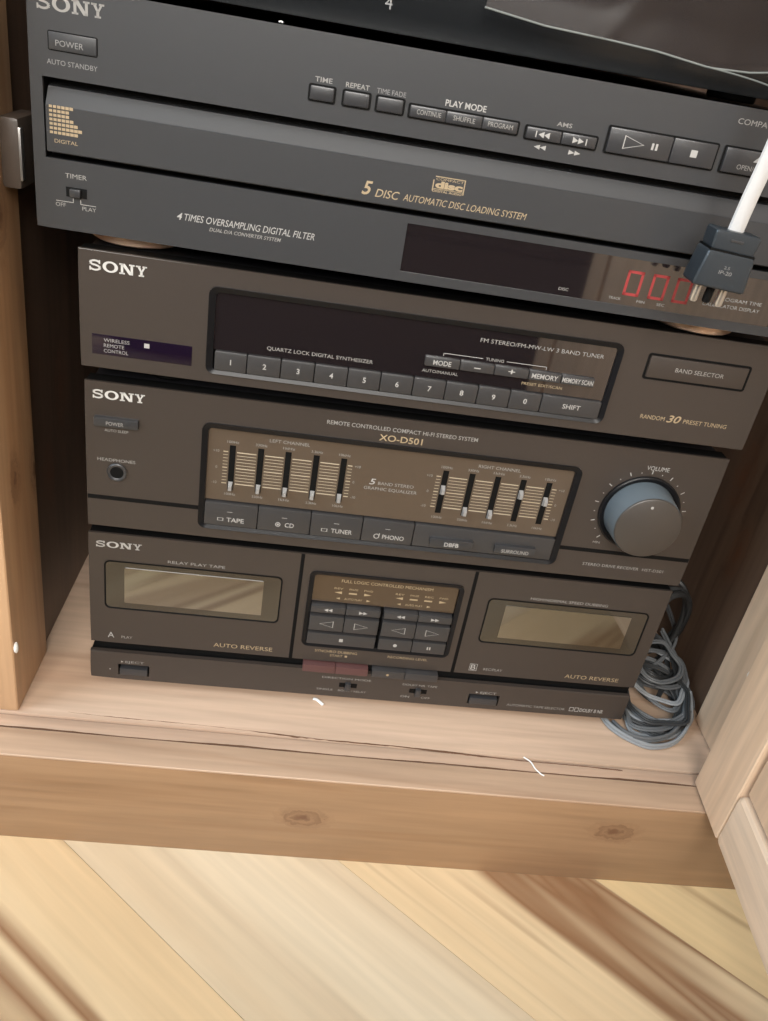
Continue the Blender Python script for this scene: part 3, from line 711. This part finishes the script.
P.text('CONTINUE', 164.2, 72.6, 1.9, 174.8, y=-1.75); P.text('SHUFFLE', 180.2, 72.6, 1.9, 189.8, y=-1.75); P.text('PROGRAM', 195.6, 72.6, 1.9, 206.6, y=-1.75)
dbl(P, 220.8, 72.8, 5.0, 2.6, False, -1.75); P.rect(217.0, 217.5, 71.5, 74.1, -1.75); dbl(P, 236.2, 72.8, 5.0, 2.6, True, -1.75); P.rect(239.6, 240.1, 71.5, 74.1, -1.75)
dbl(P, 220.4, 67.6, 5.4, 2.0, False); dbl(P, 236.2, 67.6, 5.4, 2.0, True)
tri(P, 260.8, 75.5, 9.4, 5.6, True, -1.75, .3); P.rect(268.8, 269.8, 74.2, 76.9, -1.75); P.rect(270.6, 271.6, 74.2, 76.9, -1.75); P.rect(286.8, 289.8, 74.0, 77.0, -1.75)
P.text('OPEN/CLOSE', 309.0, 72.4, 2.0, 325.0, y=-1.75); P.poly([(315.5, 76.2), (320.5, 76.2), (318, 79.0)], -1.75)
P.text('COMPACT DISC PLAYER', 303.6, 90.2, 2.2, 346.0)
P.text('TIMER', 13.4, 23.0, 2.0, 22.9); P.text('OFF', 8.8, 10.2, 1.7, 13.2); P.text('PLAY', 20.6, 9.8, 1.7, 26.8); P.rect(9.0, 16.8, 12.5, 12.75); P.rect(16.5, 16.8, 12.5, 14.6); P.rect(19.8, 26.8, 12.2, 12.45); P.rect(19.8, 20.1, 12.2, 14.2)
P.text('4', 63.2, 12.5, 3.0, 65.6, shear=.25, bold=.01); P.text('TIMES OVERSAMPLING DIGITAL FILTER', 66.6, 12.5, 3.0, 126.4, shear=.25); P.text('DUAL D/A CONVERTER SYSTEM', 78.1, 9.4, 1.6, 111.2, shear=.25, bold=.006)
P.text('DISC', 245.0, 7.2, 1.4, 249.8, y=.25); P.text('TRACK', 270, 6.8, 1.3, 276, y=.25); P.text('MIN', 284, 6.8, 1.3, 288, y=.25); P.text('SEC', 294, 6.8, 1.3, 298, y=.25)
P.text('PROGRAM TIME', 323.0, 14.0, 1.7, 345.0, y=.25); P.text('CALCULATOR DISPLAY', 316.0, 10.6, 1.7, 345.0, y=.25)
P.done('printed_symbols', 'print', cdp)
P = Print()
P.text('POWER', 11.5, 75.0, 2.2, 22.9, y=-.75); P.text('AUTO STANDBY', 7.5, 67.8, 1.9, 28.4); P.text('TIME FADE', 146.0, 78.0, 1.9, 158.6)
P.done('printed_symbols', 'print_dim', cdp)
P = Print()
P.text('5', 145.2, 36.6, 5.6, 149.8, y=-.75, shear=.25, bold=.02); P.text('DISC', 151.4, 36.2, 3.4, 162.4, y=-.75, shear=.25, bold=.004); P.text('AUTOMATIC DISC LOADING SYSTEM', 164.2, 36.4, 2.9, 221.6, y=-.75, shear=.25)
P.text('COMPACT', 177.6, 47.4, 1.0, 190.2, y=-.75); P.text('disc', 177.6, 44.2, 2.7, 190.2, y=-.75, bold=.05); P.rect(177.2, 191.0, 48.7, 49.1, -.75); P.rect(190.5, 191.0, 42.6, 49.0, -.75); P.rect(176.4, 191.0, 43.5, 43.75, -.75); P.text('DIGITAL AUDIO', 176.8, 42.3, .9, 190.2, y=-.75, bold=.02); P.rect(176.4, 176.9, 42.6, 47.4, -.75)
for r, n_ in enumerate((6, 5, 5, 6, 7, 8, 7)):
    for c in range(n_):
        cx, cz = 8.4 + c * 1.75, 51.6 - r * 1.72; q = .66 + .02 * c
        P.rect(cx - q, cx + q, cz - q * .8, cz + q * .8, -.75)
P.text('DIGITAL', 9.6, 37.2, 1.5, 19.6, y=-.75)
P.done('gold_symbols', 'print_gold', cdp)
maker_logo(cdp, 4.0, 87.6, 27.5, 5.2, 'print_small')
ring('power_surround', cdp, 'black', (8.2, 28.6, 73.0, 80.4), (8.7, 28.1, 73.5, 79.9), -.2, 2, .8, .5)
box('power_button', cdp, 'cd_face', 8.6, 28.2, -.6, 2, 73.4, 80.0, .4)
box('switch_slot', cdp, 'black', 13.6, 22.8, -.2, 1, 15.0, 19.2); box('timer_switch', cdp, 'dark_key', 15.6, 20.4, -2.4, 0, 15.4, 18.8, .5)
for x, y in ((37.5, 36.5), (328.0, 36.5), (37.5, 255), (328.0, 255)): foot(cdp, x, y, 8.0, 22.5, 'foot_gold')

# ---------------------------------------------------------------- black unit on top and the film over it
top = empty('audio_unit', (-14.0, 30, 460.8), -0.0212, 'plain black glossy box lying on top of the CD player, cut off above', 'audio unit')
box('front_panel', top, 'gloss_black', 0, 355, 0, 8, 0, 62, 1.0); box('casing', top, 'body', 3, 352, 8.2, 262, 1.5, 60, 1)
P = Print(); P.text('4', 143.0, 9.0, 5.0, 146.4, y=-.15); P.done('front_mark', 'print_dim', top)
for x, y in ((35, 25), (320, 25), (35, 235), (320, 235)): foot(top, x, y, 3.3, 12, 'black')
bm = bmesh.new(); nx, nz = 44, 22
low = [(172, 477.2), (200, 474.3), (228, 473.5), (252, 472.4), (278, 469.7), (297, 470.6), (312, 473.0), (345, 476.0)]
def lowz(x):
    for (a, za), (c, zc) in zip(low, low[1:]):
        if x <= c: return za + (zc - za) * (x - a) / (c - a)
    return low[-1][1]
G = []
for i in range(nx + 1):
    x = 172 + (338 - 172) * i / nx; row = []
    yb = 26.4 - 0.0212 * (x + 14)
    for j in range(nz + 1):
        t = j / nz
        if t < .6:
            z = lowz(x) + (525.5 - lowz(x)) * t / .6; y = yb - 4.0 - 0.5 * math.sin(x * .045 + z * .02) - 0.9 * math.exp(-((x - 236 - (z - 485)) / 5.0) ** 2) - 3.0 * max(0, 1 - t / .12)
        else:
            q = (t - .6) / .4; y = yb - 2 + q * 130; z = 525.8 + 1.4 * math.sin(x * .09 + q * 9) + 1.4 * math.sin(q * 14 + x * .02)
        row.append(bm.verts.new((x + 1.2 * math.sin(z * .08), y, z)))
    G.append(row)
for i in range(nx):
    for j in range(nz): bm.faces.new((G[i][j], G[i + 1][j], G[i + 1][j + 1], G[i][j + 1]))
film = empty('plastic_film', (250, 30, 470), 0, 'thin clear plastic film hanging over the black box at top right', 'plastic film')
fo = finish('sheet', bm, 'film', None, True); fo.parent = film; fo.matrix_parent_inverse = Matrix.Translation(film.location).inverted()
bm = bmesh.new()
path = [Vector((172 + (338 - 172) * i / 60, 26.4 - .0212 * (172 + 166 * i / 60 + 14) - 7.4, lowz(172 + 166 * i / 60) - .2)) for i in range(61)]
add_tube(bm, path, .55, .5, 8); add_tube(bm, spline([(276, 12.5, 469.8), (292, 11.5, 468.6), (306, 11, 466.9), (322, 10.8, 463.8), (336, 10.8, 462)], 8), .4, n=6); ho = finish('rolled_hem', bm, 'film_edge' if 'film_edge' in MAT else 'grey_wire', None, True); ho.parent = film; ho.matrix_parent_inverse = fo.matrix_parent_inverse

# ================================================================== LOOSE THINGS
# plug hanging on its flat white cord in front of the CD player
pg = empty('power_plug', (286.5, -45, 379), 0, 'black three-pin plug hanging from a flat white cord at right', 'plug')
def taper(name, x0, x1, tx, z0, z1, y0, y1, bev, mat='plug', parent=pg):
    bm = bmesh.new(); add_box(bm, x0, x1, y0, y1, z0, z1)
    for v in bm.verts:
        if v.co.z > (z0 + z1) / 2: v.co.x *= tx
    bmesh.ops.bevel(bm, geom=bm.edges[:], offset=bev, segments=3, affect='EDGES', profile=.6)
    return finish(name, bm, mat, parent, True)
taper('plug_body', -12.4, 12.4, .88, 8.3, 24.2, -7, 7, 1.8)
taper('plug_collar', -10.0, 10.0, 1.06, 24.0, 32.6, -6, 6, 1.6)
box('grip_line', pg, 'black', -10.4, 10.4, -6.5, 6.5, 23.6, 24.6)
bm = bmesh.new(); add_box(bm, -3, 3, -6.3, -5.6, 28.5, 29.6, .2); finish('grip_rib', bm, 'dark_key', pg)
for x, mm, ln in ((-6.0, 'steel', 8.6), (0.0, 'black', 8.0), (6.0, 'steel', 8.6)):
    bm = bmesh.new(); add_lathe_z(bm, x, 0, [(0, 8.4 - ln), (1.5, 8.8 - ln), (1.9, 9.6 - ln), (1.9, 9.0), (0, 9.0)], 16); finish('pin', bm, mm, pg, True)
P = Print(); P.text('2.5', -1.4, 17.4, 1.2, 1.2, y=-7.12); P.text('IP-20', -3.0, 15.0, 1.6, 3.0, y=-7.12); P.done('moulded_mark', 'print_dim', pg)
pg.rotation_euler = (0, math.radians(4), 0)
bm = bmesh.new()
path = spline([(288.6, -45, 408), (290.0, -45, 425), (292.6, -45, 452), (296, -46, 520), (300, -48, 620), (302, -56, 720), (302, -57, 752), (302, -50, 768.2), (302, -30, 767.2), (302, 60, 767.2), (280, 150, 767.2)], 10)
add_tube(bm, path, 3.7, 1.9, 12, up=(0, 1, 0.02)); c_ = finish('cord', bm, 'white_cord', None, True)
c_.parent = pg; bpy.context.view_layer.update(); c_.matrix_parent_inverse = pg.matrix_world.inverted()

# coil of grey speaker wire on the cabinet floor
wb = empty('speaker_wire', (385, 28, SH), 0, 'coiled grey speaker wire bundle on the cabinet floor beside the deck', 'wire')
rnd = random.Random(5)
def wpart(name, bm, mat):
    o = finish(name, bm, mat, None, True); o.parent = wb; o.matrix_parent_inverse = Matrix.Translation(wb.location).inverted()
for i in range(15):
    big = i < 8
    cx, cy = (380 + rnd.uniform(-6, 3), 25 + rnd.uniform(-4, 8)) if big else (388 + rnd.uniform(-5, 5), 44 + rnd.uniform(-8, 14))
    ax, ay = (30 + rnd.uniform(-6, 4), 32 + rnd.uniform(-8, 4)) if big else (18 + rnd.uniform(-4, 5), 22 + rnd.uniform(-5, 8))
    zb = SH + 1.4 + (i * 1.3 if big else 5 + (i - 8) * 3.2); tl = rnd.uniform(-.05, .35) if big else rnd.uniform(.2, .9); ph = rnd.uniform(0, 6.28); rot = rnd.uniform(-.5, .5)
    pts = []
    for k in range(11):
        a = 2 * math.pi * k / 11 + ph
        u, v_ = ax * math.cos(a) * rnd.uniform(.9, 1.1), ay * math.sin(a) * rnd.uniform(.88, 1.1)
        x, y = cx + u * math.cos(rot) - v_ * math.sin(rot), cy + u * math.sin(rot) + v_ * math.cos(rot)
        z = zb + max(0, (y - cy + ay)) * tl * .5 + rnd.uniform(0, 2.2)
        x = min(max(x, 359.5 if z > 76 else 345), 410.5)
        pts.append((x, y, max(z, SH + 1.3)))
    sp = spline(pts, 8, True)
    for p in sp: p.z = max(p.z, SH + 1.2); p.x = min(p.x, 412)
    bm = bmesh.new(); add_tube(bm, sp, 1.1, 1.0, 7, closed=True); add_tube(bm, [p + (Vector((cx, cy, p.z)) - p).normalized() * 2.1 for p in sp], 1.1, 1.0, 7, closed=True)
    wpart('wire_loop', bm, ('grey_wire_pale', 'grey_wire', 'grey_wire_dark')[(0, 1, 2, 2, 1)[i % 5]])
for k, pts in enumerate(([(359.5, 30, 86), (366, 40, 93), (376, 56, 103), (388, 76, 112), (398, 110, 116), (402, 170, 118), (396, 250, 120)],
                         [(361, 44, 82), (374, 48, 84), (394, 56, 92), (409, 76, 104), (410, 150, 110), (400, 240, 112)],
                         [(343, 12, SH + 2), (347, 1, SH + 2), (358, -9, SH + 2), (372, -14, SH + 2), (390, -8, SH + 3), (404, 8, SH + 8), (410, 30, SH + 14)],
                         [(349, 6, SH + 2), (355, -6, SH + 4), (368, -11, SH + 5), (386, -5, SH + 6), (400, 12, SH + 10), (408, 44, SH + 18), (400, 80, SH + 30)])):
    bm = bmesh.new(); sp = spline(pts, 10); add_tube(bm, sp, 1.2, n=8); add_tube(bm, [p + Vector((.2, .3, 2.3)) for p in sp], 1.2, n=8)
    wpart('wire_lead', bm, 'grey_wire_pale' if k == 2 else 'grey_wire')
bw = empty('black_cord', (392, 75, SH), 0, 'black cord looped upright behind the grey wire coil', 'cord')
for i in range(4):
    pts = [(390 + 17 * math.cos(a) + i, 62 + 7 * i + 10 * math.cos(a * 1.0 + i), SH + 44 + 34 * math.sin(a)) for a in [2 * math.pi * k / 10 for k in range(10)]]
    bm = bmesh.new(); add_tube(bm, spline(pts, 8, True), 2.2, n=8, closed=True, up=(0, 1, .1)); o = finish('cord_loop', bm, 'black_wire', None, True); o.parent = bw; o.matrix_parent_inverse = Matrix.Translation(bw.location).inverted()

# scraps of lint and dried glue
def scrap(name, label, cat, x, y, z, pts, r):
    bm = bmesh.new(); add_tube(bm, spline([(x + a, y + b_, z + c) for a, b_, c in pts], 5), r, r * .7, 6); o = finish(name, bm, 'lint', None, True); tag(o, label, cat); return o
scrap('lint_scrap', 'small white scrap of lint on the shelf below the deck', 'lint', 145.5, 2.3, SH, [(-3.2, 1.6, 1), (-1, .4, 1.6), (1.2, -1.2, 1.2), (3.4, -3.2, .9)], 1.1)
scrap('glue_thread', 'thin dried white glue thread on the front edge of the shelf', 'glue', 285, -37, SH, [(-5, 6, .6), (-1, 2, .9), (1, -3, .7), (4, -7, .6), (6, -8, .5)], .55)
scrap('dust_speck', 'tiny white speck of dust on top of the CD player near the front', 'dust', 86, -6, 457.6, [(-.8, 0, .5), (.2, .2, .8), (.9, 0, .4)], .5)

# dried filler on the posts
for x, y, z in ((-35.6, -27, 121), (414.8, -13, 144)):
    bm = bmesh.new(); bmesh.ops.create_icosphere(bm, subdivisions=2, radius=1.0)
    for v in bm.verts: v.co = Vector((x + v.co.x * 1.4, y + v.co.y * 2.2, z + v.co.z * (4.0 + v.co.x)))
    cp(finish('filler_blob', bm, 'lint', None, True))

# unseen footstool-shaped block, added to darken reflections in the display windows of the units
ot = empty('reflection_blocker', (220, -930, 0), 0, 'unseen footstool-shaped dark block added behind the camera to darken the glass reflections', 'reflection_blocker')
principled('dark_cloth', (0.022, 0.017, 0.018), 0.85, bump=.3, bscale=900)
box('cushion', ot, 'dark_cloth', -470, 470, -310, 310, 250, 430, 40, 4); box('frame', ot, 'dark_cloth', -455, 455, -295, 295, 60, 249, 10)
for x in (-420, 420):
    for y in (-260, 260):
        bm = bmesh.new(); add_lathe_z(bm, x, y, [(0, 0), (16, 0), (22, 60), (0, 60)], 16); finish('leg', bm, 'catch', ot, True)

# thin dark ribbons for the cracks along the joints of the cabinet floor
principled('crack_dark', (0.15, 0.085, 0.055), 0.95, spec=0.05)
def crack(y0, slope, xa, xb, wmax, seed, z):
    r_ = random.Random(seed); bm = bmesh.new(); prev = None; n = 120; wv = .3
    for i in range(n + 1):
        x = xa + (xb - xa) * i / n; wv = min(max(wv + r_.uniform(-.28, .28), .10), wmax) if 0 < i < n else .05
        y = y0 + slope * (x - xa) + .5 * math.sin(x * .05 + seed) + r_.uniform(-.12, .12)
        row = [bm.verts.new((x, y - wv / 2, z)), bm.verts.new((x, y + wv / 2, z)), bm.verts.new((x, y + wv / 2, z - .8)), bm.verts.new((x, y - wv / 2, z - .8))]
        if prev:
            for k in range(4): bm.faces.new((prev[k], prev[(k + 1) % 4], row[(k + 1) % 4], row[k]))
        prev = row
    cp(finish('crack', bm, 'crack_dark'))
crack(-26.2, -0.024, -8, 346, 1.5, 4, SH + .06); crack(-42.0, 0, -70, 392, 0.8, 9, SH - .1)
